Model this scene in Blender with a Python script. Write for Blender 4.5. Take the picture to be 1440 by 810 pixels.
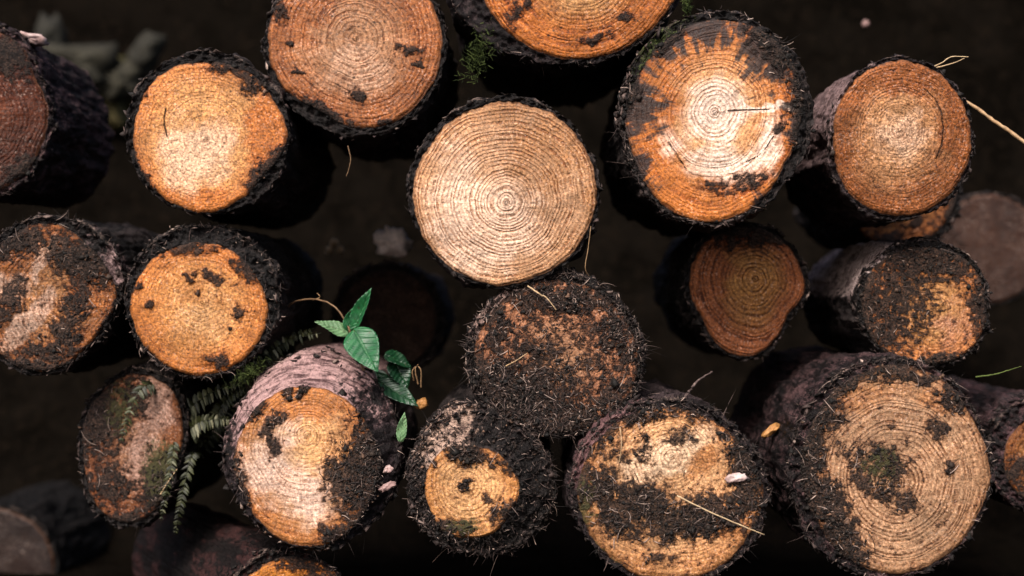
import bpy, math, random
import numpy as np

for o in list(bpy.data.objects):
    bpy.data.objects.remove(o)
SC = bpy.context.scene
R = math.radians

# ------------------------------------------------------------------ camera
D = 2.2                                  # metres from lens to the log ends; 1 px of the 1440 px photo = 1 mm there
cam = bpy.data.cameras.new('camera')
cam.sensor_width = 36
cam.lens = 36 * D / 1.44
cam.clip_start, cam.clip_end = 0.05, 400
cam.dof.use_dof = True
cam.dof.focus_distance = D - 0.03
cam.dof.aperture_fstop = 2.0
cam_o = bpy.data.objects.new('camera', cam)
cam_o.location = (0, -D, 0)
cam_o.rotation_euler = (R(90), 0, 0)
SC.collection.objects.link(cam_o)
SC.camera = cam_o

# ------------------------------------------------------------------ light: overcast sky with a soft high sun
SUN_EL = R(45)
SUN_AZ = math.atan2(-0.28, -0.80)        # from +Y towards +X
w = bpy.data.worlds.new('World')
SC.world = w
w.use_nodes = True
nt = w.node_tree
nt.nodes.clear()
sky = nt.nodes.new('ShaderNodeTexSky')
sky.sky_type = 'NISHITA'
sky.sun_disc = False
sky.sun_elevation = SUN_EL
sky.sun_rotation = SUN_AZ
sky.air_density = 0.8
sky.dust_density = 4.0
sky.ozone_density = 0.6
bg = nt.nodes.new('ShaderNodeBackground')
bg.inputs['Strength'].default_value = 0.06
out = nt.nodes.new('ShaderNodeOutputWorld')
nt.links.new(sky.outputs[0], bg.inputs[0])
nt.links.new(bg.outputs[0], out.inputs[0])
sun = bpy.data.lights.new('sun', 'SUN')
sun.energy = 1.5
sun.angle = R(24)
sun.color = (1.0, 0.95, 0.88)
sun_o = bpy.data.objects.new('sun', sun)
ce = math.cos(SUN_EL)
sv = (math.sin(SUN_AZ) * ce, math.cos(SUN_AZ) * ce, math.sin(SUN_EL))
import mathutils
sun_o.rotation_euler = mathutils.Vector(sv).to_track_quat('Z', 'Y').to_euler()
SC.collection.objects.link(sun_o)
SC.view_settings.view_transform = 'Standard'
SC.view_settings.look = 'None'
SC.view_settings.exposure = 1.9
SC.view_settings.gamma = 1.0
SC.render.engine = 'CYCLES'
SC.cycles.max_bounces = 10
SC.cycles.diffuse_bounces = 7
SC.cycles.use_denoising = True

# ------------------------------------------------------------------ helpers
def ray(px, py, y):
    """world point that the photo shows at (px, py), y metres behind the log ends"""
    t = D + y
    return np.array([(px - 720) / 1000 / D * t, y, (405 - py) / 1000 / D * t])

_perm = np.random.RandomState(7).permutation(4096)
_grad = np.random.RandomState(8).normal(size=(4096, 3))
_grad /= np.linalg.norm(_grad, axis=1)[:, None]
def _h(i, j, k):
    return _perm[(_perm[(_perm[i & 4095] + j) & 4095] + k) & 4095]
def perlin(p):
    p = np.asarray(p, float)
    i = np.floor(p).astype(int)
    f = p - i
    u = f * f * f * (f * (f * 6 - 15) + 10)
    r = 0
    for a in (0, 1):
        for b in (0, 1):
            for c in (0, 1):
                g = _grad[_h(i[..., 0] + a, i[..., 1] + b, i[..., 2] + c)]
                d = f - np.array([a, b, c])
                wgt = (u[..., 0] if a else 1 - u[..., 0]) * (u[..., 1] if b else 1 - u[..., 1]) * (u[..., 2] if c else 1 - u[..., 2])
                r = r + wgt * (g * d).sum(-1)
    return r * 1.5
def fbm(p, oct=4, gain=0.5):
    r, a = 0, 1.0
    p = np.asarray(p, float)
    for k in range(oct):
        r = r + a * perlin(p * 2.03 ** k + 17.3 * k)
        a *= gain
    return r

def mesh_obj(name, verts, faces, mat, parent=None, attrs=None, smooth=True, mat_idx=None):
    me = bpy.data.meshes.new(name)
    verts = np.asarray(verts, np.float32)
    nf = len(faces)
    if isinstance(faces, np.ndarray):
        k = faces.shape[1]
        loops = faces.ravel().astype(np.int32)
        starts = (np.arange(nf) * k).astype(np.int32)
    else:
        loops = np.array([v for f in faces for v in f], np.int32)
        lens = np.array([len(f) for f in faces])
        starts = np.concatenate([[0], np.cumsum(lens)[:-1]]).astype(np.int32)
    me.vertices.add(len(verts))
    me.vertices.foreach_set('co', verts.ravel())
    me.loops.add(len(loops))
    me.loops.foreach_set('vertex_index', loops)
    me.polygons.add(nf)
    me.polygons.foreach_set('loop_start', starts)
    me.update(calc_edges=True)
    me.validate()
    if smooth:
        me.polygons.foreach_set('use_smooth', np.ones(len(me.polygons), bool))
    for m in (mat if isinstance(mat, (list, tuple)) else [mat]):
        me.materials.append(m)
    if mat_idx is not None:
        me.polygons.foreach_set('material_index', np.asarray(mat_idx, np.int32))
    for k, v in (attrs or {}).items():
        a = me.attributes.new(k, 'FLOAT', 'POINT')
        a.data.foreach_set('value', np.asarray(v, np.float32))
    o = bpy.data.objects.new(name, me)
    SC.collection.objects.link(o)
    if parent:
        o.parent = parent
    return o

def root(name, loc, label, cat, group=None):
    o = bpy.data.objects.new(name, None)
    o.empty_display_size = 0.05
    o.location = loc
    SC.collection.objects.link(o)
    tag(o, label, cat, group)
    return o
def tag(o, label, cat, group=None):
    o['label'] = label
    o['category'] = cat
    if group:
        o['group'] = group
    return o

def ring_spline(radii, th):
    """periodic smooth interpolation of radii given at equal angles"""
    n = len(radii)
    r = np.asarray(radii, float)
    x = (th / (2 * np.pi)) % 1.0 * n
    i = np.floor(x).astype(int)
    f = x - i
    p0, p1, p2, p3 = (r[(i + k) % n] for k in (-1, 0, 1, 2))
    return p1 + 0.5 * f * (p2 - p0 + f * (2 * p0 - 5 * p1 + 4 * p2 - p3 + f * (3 * (p1 - p2) + p3 - p0)))

def tubes(lines, radii, sides=3):
    """lines (n, k, 3) polylines swept to thin tapered tubes; radii (n, k)"""
    L = np.asarray(lines, float)
    n, k, _ = L.shape
    T = np.gradient(L, axis=1)
    T /= np.linalg.norm(T, axis=2, keepdims=True) + 1e-9
    ref = np.where(np.abs(T[..., 2:3]) > 0.8, np.array([1.0, 0, 0]), np.array([0, 0, 1.0]))
    A = np.cross(T, ref)
    A /= np.linalg.norm(A, axis=2, keepdims=True) + 1e-9
    B = np.cross(T, A)
    a = np.arange(sides) * 2 * np.pi / sides
    V = L[:, :, None, :] + np.asarray(radii)[:, :, None, None] * (np.cos(a)[None, None, :, None] * A[:, :, None, :] + np.sin(a)[None, None, :, None] * B[:, :, None, :])
    idx = np.arange(n * k * sides).reshape(n, k, sides)
    nx = np.roll(idx, -1, axis=2)
    F = np.stack([idx[:, :-1], nx[:, :-1], nx[:, 1:], idx[:, 1:]], -1).reshape(-1, 4)
    F = [tuple(f) for f in F] if n < 40 else F
    if isinstance(F, list):
        for q in range(n):
            F.append(tuple(idx[q, 0][::-1])); F.append(tuple(idx[q, -1]))
    return V.reshape(-1, 3), F

# ------------------------------------------------------------------ node helper
class NT:
    def __init__(s, name):
        s.m = bpy.data.materials.new(name)
        s.m.use_nodes = True
        s.t = s.m.node_tree
        s.t.nodes.clear()
        s.out = s.t.nodes.new('ShaderNodeOutputMaterial')
        s.b = s.t.nodes.new('ShaderNodeBsdfPrincipled')
        s.t.links.new(s.b.outputs[0], s.out.inputs[0])
    def put(s, sock, v):
        if isinstance(v, bpy.types.NodeSocket):
            s.t.links.new(v, sock)
        elif isinstance(v, (tuple, list)) and len(v) == 3 and len(sock.default_value) == 4:
            sock.default_value = (*v, 1)
        else:
            sock.default_value = v
    def math(s, op, a, b=0.5, c=None, clamp=False):
        n = s.t.nodes.new('ShaderNodeMath'); n.operation = op; n.use_clamp = clamp
        s.put(n.inputs[0], a); s.put(n.inputs[1], b)
        if c is not None: s.put(n.inputs[2], c)
        return n.outputs[0]
    def add(s, a, b): return s.math('ADD', a, b)
    def mul(s, a, b): return s.math('MULTIPLY', a, b)
    def step(s, v, lo, hi, a=0.0, b=1.0, smooth=True):
        n = s.t.nodes.new('ShaderNodeMapRange')
        n.interpolation_type = 'SMOOTHSTEP' if smooth else 'LINEAR'
        for i, x in enumerate((v, lo, hi, a, b)): s.put(n.inputs[i], x)
        return n.outputs[0]
    def mix(s, f, a, b, mode='MIX'):
        n = s.t.nodes.new('ShaderNodeMix'); n.data_type = 'RGBA'; n.blend_type = mode
        s.put(n.inputs[0], f); s.put(n.inputs[6], a); s.put(n.inputs[7], b)
        return n.outputs[2]
    def attr(s, k):
        n = s.t.nodes.new('ShaderNodeAttribute'); n.attribute_name = k
        return n.outputs['Fac']
    def coord(s, off=(0, 0, 0), rot=(0, 0, 0), scale=(1, 1, 1)):
        tc = s.t.nodes.new('ShaderNodeTexCoord')
        mp = s.t.nodes.new('ShaderNodeMapping')
        s.t.links.new(tc.outputs['Object'], mp.inputs[0])
        mp.inputs['Location'].default_value = off
        mp.inputs['Rotation'].default_value = rot
        mp.inputs['Scale'].default_value = scale
        return mp.outputs[0]
    def noise(s, vec, scale, detail=3, rough=0.55, dist=0.0):
        n = s.t.nodes.new('ShaderNodeTexNoise')
        s.put(n.inputs['Vector'], vec)
        n.inputs['Scale'].default_value = scale
        n.inputs['Detail'].default_value = detail
        n.inputs['Roughness'].default_value = rough
        n.inputs['Distortion'].default_value = dist
        return n.outputs[0]
    def noise1(s, w, scale, detail=2, rough=0.5):
        n = s.t.nodes.new('ShaderNodeTexNoise'); n.noise_dimensions = '1D'
        s.put(n.inputs['W'], w)
        n.inputs['Scale'].default_value = scale
        n.inputs['Detail'].default_value = detail
        n.inputs['Roughness'].default_value = rough
        return n.outputs[0]
    def voronoi(s, vec, scale, feature='F1'):
        n = s.t.nodes.new('ShaderNodeTexVoronoi'); n.feature = feature
        s.put(n.inputs['Vector'], vec); n.inputs['Scale'].default_value = scale
        return n
    def xyz(s, x, y, z):
        n = s.t.nodes.new('ShaderNodeCombineXYZ')
        for i, v in enumerate((x, y, z)): s.put(n.inputs[i], v)
        return n.outputs[0]
    def bump(s, h, dist=0.001, strength=1.0, normal=None):
        n = s.t.nodes.new('ShaderNodeBump')
        n.inputs['Strength'].default_value = strength
        n.inputs['Distance'].default_value = dist
        s.put(n.inputs['Height'], h)
        if normal is not None: s.put(n.inputs['Normal'], normal)
        return n.outputs[0]
    def finish(s, col, rough, normal=None, spec=0.3):
        s.put(s.b.inputs['Base Color'], col)
        s.put(s.b.inputs['Roughness'], rough)
        s.b.inputs['Specular IOR Level'].default_value = spec
        if normal is not None: s.put(s.b.inputs['Normal'], normal)
        return s.m

# ------------------------------------------------------------------ materials
def wood_material(p, seed):
    """sawn end grain: rings by the 'rr' attribute (mm from the pith), soil by 'dirt', dry wood by 'pale', wet by 'stain'"""
    s = NT('sawn_wood')
    off = (seed * 3.7 % 50, seed * 1.3 % 50, seed * 7.9 % 50)
    for k in ('c_core', 'c_sap', 'c_pale'):
        p[k] = tuple(v ** e * 1.04 for v, e in zip(p[k], (1.10, 1.25, 1.24)))
    P = s.coord(off)
    rr, u = s.attr('rr'), s.attr('uu')
    ca, sa = s.attr('ca'), s.attr('sa')
    warp = s.noise(P, 14, 3)
    warp2 = s.noise(P, 70, 2)
    irr = s.noise1(s.add(rr, seed * 91.0), 0.055, 2)
    ph = s.add(s.mul(rr, 1.0 / p['ring']), s.mul(irr, 1.9))
    ph = s.add(ph, s.add(s.add(s.mul(warp, 1.3), s.mul(warp2, 0.6)), s.mul(s.noise(P, 190, 2), 0.35)))
    f = s.math('FRACT', ph)
    fine_rays0 = s.noise(s.xyz(s.mul(ca, 40.0), s.mul(sa, 40.0), s.mul(rr, 0.12)), 1.0, 2, 0.6)
    late = s.mul(s.step(f, 0.25, 0.72), s.step(f, 0.84, 1.0, 1.0, 0.0))
    each = s.noise1(s.add(s.math('FLOOR', ph), seed * 13.0), 0.77, 0)
    patch = s.noise(P, 22, 4, 0.6)
    amt = s.mul(s.step(each, 0.35, 0.6, 0.55, 1.0), s.step(patch, 0.36, 0.60, 0.55, 1.0))
    amt = s.math('MULTIPLY', amt, p['contrast'] * 1.5, clamp=True)
    brk = s.noise(P, 95, 3, 0.65)
    late = s.mul(s.mul(late, amt), s.step(s.add(s.mul(brk, 0.6), s.mul(fine_rays0, 0.4)), 0.36, 0.60, 0.30, 1.0))
    glint_n = s.noise(P, 300, 2, 0.6)
    # torn fibres, rays and saw marks
    spk = s.noise(P, 330, 3, 0.75)
    spk2 = s.noise(P, 170, 3, 0.7)
    rays = s.noise(s.xyz(s.mul(ca, 26.0), s.mul(sa, 26.0), s.mul(rr, 0.035)), 1.0, 3, 0.6)
    fine_rays = s.noise(s.xyz(s.mul(ca, 90.0), s.mul(sa, 90.0), s.mul(rr, 0.05)), 1.0, 2, 0.6)
    saw = s.noise(s.coord(off, (0, R(p['saw']), 0), (9, 1, 230)), 1.0, 3, 0.6)
    saw_b = s.noise(s.coord(off, (0, R(p['saw']), 0), (3, 1, 60)), 1.0, 2, 0.6)
    # base tone: dry heart to wet sapwood
    t = s.step(s.add(s.mul(u, 1.0), s.mul(s.add(warp, -0.5), 0.55)), p['core'] - 0.28, p['core'] + 0.28)
    t = s.math('MAXIMUM', t, s.step(s.add(s.attr('stain'), s.mul(s.add(patch, -0.5), 1.4)), -0.2, 0.35))
    col = s.mix(t, p['c_core'], p['c_sap'])
    pale = s.step(s.add(s.attr('pale'), s.mul(s.add(patch, -0.5), 1.6)), -0.15, 0.45)
    col = s.mix(pale, col, p['c_pale'])
    col = s.mix(s.step(patch, 0.42, 0.68, 0.0, 0.40), col, s.mix(0.5, col, p['c_sap']))
    g = s.step(spk, 0.34, 0.66, 1.0 - p['speck'] * 1.15, 1.0 + p['speck'] * 0.6, False)
    g = s.mul(g, s.step(spk2, 0.3, 0.7, 0.66, 1.22, False))
    g = s.mul(g, s.step(s.noise(P, 11, 3, 0.6), 0.32, 0.66, 0.72, 1.08))
    g = s.mul(g, s.step(rays, 0.3, 0.7, 0.84, 1.12, False))
    g = s.mul(g, s.step(fine_rays, 0.3, 0.7, 0.88, 1.08, False))
    g = s.mul(g, s.step(saw, 0.3, 0.7, 1.0 - p['sawk'], 1.0 + p['sawk'] * 0.5, False))
    g = s.mul(g, s.step(saw_b, 0.3, 0.7, 1.0 - p['sawk'] * 0.8, 1.0 + p['sawk'] * 0.3, False))
    col = s.mix(1.0, col, s.xyz(g, g, g), 'MULTIPLY')
    col = s.mix(late, col, s.mix(1.0, col, p['c_late'], 'MULTIPLY'))
    col = s.mix(s.mul(s.step(glint_n, 0.57, 0.66), s.step(patch, 0.40, 0.6, 0.15, 0.75)), col, s.mix(0.22, s.mix(1.0, col, (1.55, 1.5, 1.5), 'MULTIPLY'), (0.92, 0.74, 0.64)))  # wet glints painted into the wood colour as bright specks
    pit = s.mul(s.step(glint_n, 0.40, 0.30), s.step(spk2, 0.55, 0.38, 0.2, 0.8))
    col = s.mix(pit, col, s.mix(1.0, col, (0.36, 0.20, 0.11), 'MULTIPLY'))
    # cambium line, checks, specks
    col = s.mix(s.step(u, 0.955, 1.0, 0.0, 0.75), col, (0.085, 0.035, 0.016))
    crack = s.step(s.add(s.attr('crack'), s.mul(s.add(warp2, -0.5), 3.0)), 0.2, 1.5, 1.0, 0.0)
    col = s.mix(s.mul(crack, 0.9), col, (0.03, 0.014, 0.008))
    n1 = s.noise(P, 55, 8, 0.68)
    n2 = s.noise(P, 190, 4, 0.7)
    rays2 = s.noise(s.xyz(s.mul(ca, 11.0), s.mul(sa, 11.0), s.mul(rr, 0.02)), 1.0, 3, 0.6)
    blue = s.step(s.add(s.attr('mould'), s.mul(s.add(s.add(s.mul(rays2, 0.6), s.mul(n1, 0.6)), -0.6), 4.0)), -0.10, 0.50)
    col = s.mix(s.mul(blue, 0.93), col, (0.016, 0.015, 0.016))
    specks = s.voronoi(P, 95)
    spot = s.mul(s.step(specks.outputs['Distance'], 0.10, 0.24, 1.0, 0.0), s.step(s.noise(P, 16, 2), 0.50, 0.62))
    col = s.mix(s.mul(spot, p['spots']), col, (0.02, 0.012, 0.008))
    nm = s.noise(P, 115, 3, 0.6)
    d = s.add(s.attr('dirt'), s.mul(s.add(s.add(s.mul(n1, 0.5), s.mul(nm, 0.5)), -0.5), p['rag'] * 2.0))
    d = s.add(d, s.add(s.mul(late, 0.22), s.mul(s.add(saw, -0.5), 0.5)))
    halo = s.step(d, -0.70, 0.10)
    col = s.mix(s.mul(halo, 0.30), col, s.mix(1.0, col, (0.52, 0.32, 0.20), 'MULTIPLY'))
    film = s.step(d, -0.50, 0.16)
    d = s.step(d, -0.10, 0.26)
    dn = s.noise(P, 330, 4, 0.75)
    soil = s.mix(s.step(dn, 0.40, 0.66), (0.006, 0.0042, 0.0035), s.mix(s.step(n1, 0.4, 0.62), (0.017, 0.0115, 0.0095), (0.085, 0.050, 0.036)))
    col = s.mix(s.mul(film, s.step(n2, 0.35, 0.62, 0.85, 0.35)), col, s.mix(1.0, col, (0.24, 0.15, 0.10), 'MULTIPLY'))
    col = s.mix(s.mul(d, s.step(dn, 0.30, 0.62, 1.0, 0.9)), col, soil)
    ms = s.step(s.add(s.attr('moss'), s.mul(s.add(n2, -0.5), 2.4)), -0.05, 0.35)
    col = s.mix(s.mul(ms, 0.8), col, (0.050, 0.047, 0.017))
    h = s.add(s.mul(spk, 0.8), s.mul(spk2, 0.8))
    h = s.add(h, s.mul(late, -1.0))
    h = s.add(h, s.mul(saw, 0.8 * p['sawk'] * 3))
    h = s.add(h, s.mul(crack, -3.0))
    h = s.add(h, s.mul(d, s.add(s.mul(dn, 2.5), 0.5)))
    nrm = s.bump(h, 0.0018, 0.85)
    rough = s.step(dn, 0.4, 0.6, 0.42, 0.75)
    return s.finish(col, s.math('MAXIMUM', rough, s.mul(d, 0.7)), nrm, 0.22)

def bark_material(p, seed):
    s = NT('bark')
    off = (seed * 5.1 % 40, seed * 2.3 % 40, seed * 3.1 % 40)
    P = s.coord(off)
    PL = s.coord(off, (0, 0, 0), (1, 0.28, 1))          # stretched along the log
    n1 = s.noise(PL, 42, 6, 0.62, 0.4)
    n2 = s.noise(PL, 170, 5, 0.7)
    n3 = s.noise(P, 460, 3, 0.7)
    v = s.voronoi(PL, 38)
    plates = v.outputs['Distance']
    h = s.attr('hh')
    a, b, c = p['bark']
    col = s.mix(s.step(n1, 0.36, 0.64), a, b)
    lite = s.step(s.add(s.add(s.mul(n2, 0.6), s.mul(n1, 0.4)), s.mul(h, 0.25)), 0.53, 0.64)
    col = s.mix(s.mul(lite, p['lite']), col, c)
    stk = s.noise(s.xyz(s.mul(s.attr('ca'), 3.2), s.mul(s.attr('sa'), 3.2), s.mul(s.attr('ra'), 0.26)), 1.0, 4, 0.65, 0.3)
    pe = s.step(s.add(s.attr('peel'), s.mul(s.add(s.add(s.mul(n1, 0.5), s.mul(n2, 0.5)), -0.5), 3.6)), -0.1, 0.3)
    col = s.mix(s.mul(pe, 0.85), col, s.mix(s.step(s.add(s.mul(stk, 0.75), s.mul(n2, 0.25)), 0.44, 0.60), p['peelc'], (p['peelc'][0] * 0.16, p['peelc'][1] * 0.13, p['peelc'][2] * 0.14)))
    col = s.mix(s.step(n3, 0.3, 0.7, 0.0, 0.6), s.mix(0.45, col, (0, 0, 0)), col)
    cr = s.noise(s.coord(off, (0, 0, 0), (1, 0.12, 1)), 75, 4, 0.65, 0.6)
    col = s.mix(s.mul(s.step(s.math('ABSOLUTE', s.add(cr, -0.5)), 0.008, 0.040, 0.85, 0.0), s.step(pe, 0.2, 0.9, 1.0, 0.25)), col, (0.006, 0.004, 0.004))
    edge_light = s.mul(s.attr('edge'), s.step(s.add(s.mul(n3, 0.5), s.mul(n2, 0.5)), 0.48, 0.60))
    col = s.mix(s.mul(edge_light, 0.6), col, (0.26, 0.18, 0.145))  # pale broken fibres, with grazing light on the top edges painted in
    ms = s.step(s.add(s.attr('moss'), s.mul(s.add(n2, -0.5), 2.6)), 0.0, 0.4)
    col = s.mix(s.mul(ms, 0.85), col, s.mix(s.step(n3, 0.4, 0.6), (0.020, 0.030, 0.008), (0.085, 0.100, 0.030)))
    hh = s.add(s.add(s.mul(n1, 1.2), s.mul(stk, 1.2)), s.add(s.mul(n2, 0.9), s.mul(n3, 0.4)))
    hh = s.add(hh, s.mul(s.step(plates, 0.0, 0.5), -0.7))
    nrm = s.bump(hh, 0.004, 0.9)
    return s.finish(col, s.step(n2, 0.35, 0.65, 0.45, 0.85), nrm, 0.16)

def tint_material(name, cols, rough=0.7, spec=0.2, scale=300, dark=0.5):
    """colour by the 'tint' attribute (0..1) through the given stops, broken up by noise"""
    s = NT(name)
    P = s.coord()
    n = s.noise(P, scale, 3, 0.65)
    r = s.t.nodes.new('ShaderNodeValToRGB')
    s.put(r.inputs[0], s.attr('tint'))
    el = r.color_ramp.elements
    while len(el) < len(cols): el.new(0.5)
    for i, c in enumerate(cols):
        el[i].position = i / (len(cols) - 1)
        el[i].color = (*c, 1)
    g = s.step(n, 0.3, 0.7, dark, 1.15, False)
    col = s.mix(1.0, r.outputs[0], s.xyz(g, g, g), 'MULTIPLY')
    return s.finish(col, rough, s.bump(n, 0.0006, 0.6), spec)

M_FIB = tint_material('shredded_fibre', [(0.008, 0.006, 0.0055), (0.025, 0.017, 0.015), (0.085, 0.056, 0.050), (0.48, 0.35, 0.29)])
M_SOIL = tint_material('soil_crumb', [(0.004, 0.0033, 0.003), (0.011, 0.008, 0.006), (0.035, 0.022, 0.016), (0.20, 0.11, 0.07)], 0.75, 0.25, 500)
M_STRAW = tint_material('dry_straw', [(0.10, 0.055, 0.028), (0.30, 0.18, 0.09), (0.55, 0.40, 0.24)], 0.6, 0.3, 160, 0.6)
M_MOSS = tint_material('moss', [(0.010, 0.016, 0.004), (0.035, 0.050, 0.012), (0.10, 0.13, 0.035)], 0.8, 0.15, 400)
M_FERN = tint_material('fern_leaf', [(0.010, 0.009, 0.004), (0.016, 0.019, 0.005), (0.045, 0.048, 0.015), (0.28, 0.26, 0.16)], 0.5, 0.3, 350)

# ------------------------------------------------------------------ logs
RIM = np.array
def lines_mesh(n, seed, fn, k=6):
    rs = np.random.RandomState(seed)
    return fn(rs, n, k)

DEF = dict(d=0.0, L=0.55, tilt=(0, 0), axis=(0, 0), ring=6.0, contrast=0.75, core=0.62, saw=0, sawk=0.10, speck=0.50, spots=0.8, rag=1.7,
           c_core=(0.56, 0.34, 0.18), c_sap=(0.40, 0.165, 0.045), c_pale=(0.62, 0.42, 0.28), c_late=(0.44, 0.26, 0.15),
           dirt=(), pale=(), stain=(), mould=(), moss=(), crack=(), barkmoss=(), peel=(), base=-0.55, mbase=-1.2,
           bark=((0.007, 0.0055, 0.0055), (0.016, 0.012, 0.0115), (0.07, 0.052, 0.050)), lite=0.55, peelc=(0.40, 0.26, 0.25),
           rough=0.0065, fib=40, fibl=(0.005, 0.016), fibang=None, debris=0, crumbs=0, rimcrumbs=40, pith=None, na=320, sink=0.004, chamfer=0.0, collar=0, flakes=130, flakeang=None)

def blobs(bl, X, Y, floor=-1.5):
    r = np.full(X.shape, floor)
    if bl:
        q = np.stack([X, Y, np.full(X.shape, 7.7)], -1)
        X, Y = X + 9 * fbm(q / 26, 3, 0.6), Y + 9 * fbm(q / 26 + 40, 3, 0.6)
    for b in bl:
        x, y, rx, ry = b[:4]
        a = R(b[4]) if len(b) > 4 else 0
        k = b[5] if len(b) > 5 else 1.0
        if rx < 12 and k > 0: k *= 0.75
        dx, dy = X - x, Y - y
        e = np.sqrt(((dx * math.cos(a) + dy * math.sin(a)) / rx) ** 2 + ((-dx * math.sin(a) + dy * math.cos(a)) / ry) ** 2)
        r = np.maximum(r, np.where(e < 1, k * (1 - e), np.clip(1 - e, -1.5, 0)))
    return r

def dist_lines(ls, X, Y):
    r = np.full(X.shape, 50.0)
    for pts in ls:
        for (x0, y0), (x1, y1) in zip(pts[:-1], pts[1:]):
            dx, dy = x1 - x0, y1 - y0
            t = np.clip(((X - x0) * dx + (Y - y0) * dy) / (dx * dx + dy * dy), 0, 1)
            r = np.minimum(r, np.hypot(X - x0 - t * dx, Y - y0 - t * dy))
    return r

LOG_N = [0]
def make_log(label, face, outer, group='sawn logs stacked in the pile', **kw):
    p = dict(DEF); p.update(kw)
    LOG_N[0] += 1
    seed = LOG_N[0]
    rs = np.random.RandomState(seed)
    fx, fy, fr = face
    ox, oy, orr = outer
    d = p['d']
    cw = ray(fx, fy, d)
    tx, tz = p['tilt']
    def lift(X, Y):                                   # photo position -> point on the log's sawn plane
        a, b = (X - 720) / 1000 / D, (405 - Y) / 1000 / D
        t = (D + d - tx * cw[0] - tz * cw[2]) / (1 - tx * a - tz * b)
        return np.stack([a * t, t - D, b * t], -1)
    ow = lift(np.array([float(ox)]), np.array([float(oy)]))[0]
    mean_or = float(np.mean(orr)) / 1000 * (D + d) / D
    base = np.array([ow[0], ow[1], ow[2] - mean_or])
    t = root('log', base, label, 'log', group)
    sc = (D + d) / D
    ax = np.array([p['axis'][0], 1.0, p['axis'][1]])
    NA = p['na']
    th = np.arange(NA) * 2 * np.pi / NA
    circ = np.stack([np.cos(th) * 2.2, np.sin(th) * 2.2, np.full(NA, seed * 9.1)], -1)
    jag = fbm(circ * 2.2, 5, 0.62)
    ri = ring_spline(fr, th) * (1 + 0.016 * jag)
    ro = ring_spline(orr, th) * (1 + 0.024 * fbm(circ * 1.7 + 31, 5, 0.65))
    IX, IY = fx + ri * np.cos(th), fy + ri * np.sin(th)
    OX, OY = ox + ro * np.cos(th), oy + ro * np.sin(th)
    # ---- sawn end
    px, py = p['pith'] or (fx, fy)
    NR = 64
    us = np.linspace(0.0, 1, NR + 1)[1:]
    X = px + us[:, None] * (IX - px)[None]
    Y = py + us[:, None] * (IY - py)[None]
    mean_r = float(np.mean(fr))
    wob = 1 + 0.05 * perlin(np.stack([np.tile(np.cos(th) * 1.6, (NR, 1)), np.tile(np.sin(th) * 1.6, (NR, 1)), us[:, None] * 2.2 + 0 * th[None] + seed * 5.7], -1))
    RR = us[:, None] * (0.55 * np.hypot(IX - px, IY - py)[None] + 0.45 * mean_r) * wob
    X = np.concatenate([[px], X.ravel()]); Y = np.concatenate([[py], Y.ravel()])
    RR = np.concatenate([[0], RR.ravel()]); U = np.concatenate([[0], np.repeat(us, NA)])
    TH = np.concatenate([[0], np.tile(th, NR)])
    pos = lift(X, Y)
    dirt = blobs(p['dirt'], X, Y) if p['dirt'] else np.full(X.shape, -1.5)
    dirt = np.maximum(dirt, p['base'])
    mould = np.maximum(blobs(p['mould'], X, Y), p['mbase'])
    nb = fbm(np.stack([X / 28, Y / 28, np.full(X.shape, seed * 3.3)], -1), 4)
    nf = perlin(np.stack([X / 5, Y / 5, np.full(X.shape, seed * 5.3)], -1))
    crust = np.clip(dirt + 0.45 * nb + 0.05, 0, 0.5)
    pos[:, 1] += 0.0016 * nb + 0.0006 * nf - crust * (0.006 + 0.005 * nf) + 0.004 * np.clip(U - 0.95, 0, 1) / 0.05
    nv = len(pos)
    # a lip of wood runs back into the bark
    lip = pos[-NA:] + ax * 0.03
    pos = np.concatenate([pos, lip])
    def ext(a): return np.concatenate([a, a[-NA:]])
    i = np.arange(NA); j = (i + 1) % NA
    F = [(0, 1 + b, 1 + a) for a, b in zip(i, j)]
    g = 1 + np.arange((NR + 1) * NA).reshape(NR + 1, NA)
    q = np.stack([g[:-1][:, i], g[:-1][:, j], g[1:][:, j], g[1:][:, i]], -1).reshape(-1, 4)
    F = F + [tuple(v) for v in q[:, ::-1]]
    F = [f[::-1] for f in F]
    F[:NA] = [(0, 1 + a, 1 + b) for a, b in zip(i, j)]
    attrs = dict(rr=ext(RR), uu=ext(U), ca=ext(np.cos(TH)), sa=ext(np.sin(TH)), dirt=ext(dirt), mould=ext(mould),
                 pale=ext(blobs(p['pale'], X, Y)), stain=ext(blobs(p['stain'], X, Y)), moss=ext(blobs(p['moss'], X, Y)),
                 crack=ext(dist_lines(p['crack'], X, Y)))
    wm = wood_material(p, seed)
    mesh_obj('cut_face', pos - base, F, wm, t, attrs)
    fpos, fdirt = pos[:nv], np.maximum(dirt + 0.45 * nb, -1)
    # ---- bark: ragged front edge, then the length of the log
    L = p['L']
    rows, hh, front = [], [], []
    Ic, Oc = lift(IX, IY), lift(OX, OY)
    ragy = 0.006 * fbm(circ * 3.1 + 5, 4, 0.6)
    thick = np.linalg.norm(Oc - Ic, axis=1)
    NF = 18
    for k, a in enumerate([-0.10] + list(np.linspace(0, 0.95, NF - 1))):
        P = Ic + (Oc - Ic) * a
        if a < 0: P = Ic * 0.96 + cw * 0.04
        rough = fbm(np.concatenate([P[:, :1] * 90, P[:, 2:] * 90, np.full((NA, 1), seed * 2.7)], 1), 4, 0.6)
        P[:, 1] += max(a, 0) * p['chamfer'] * np.clip(thick / 0.03, 0, 1.3) + p['sink'] + np.minimum(0.30 * thick, 0.008) * math.sin(max(a, 0) * 3.1) * 0.6 + 0.008 * rough * (1 if a > 0 else 0) + 0.45 * ragy * max(a, 0)
        rows.append(P); hh.append(rough)
    cO = np.array([ow[0], 0, ow[2]])
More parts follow.
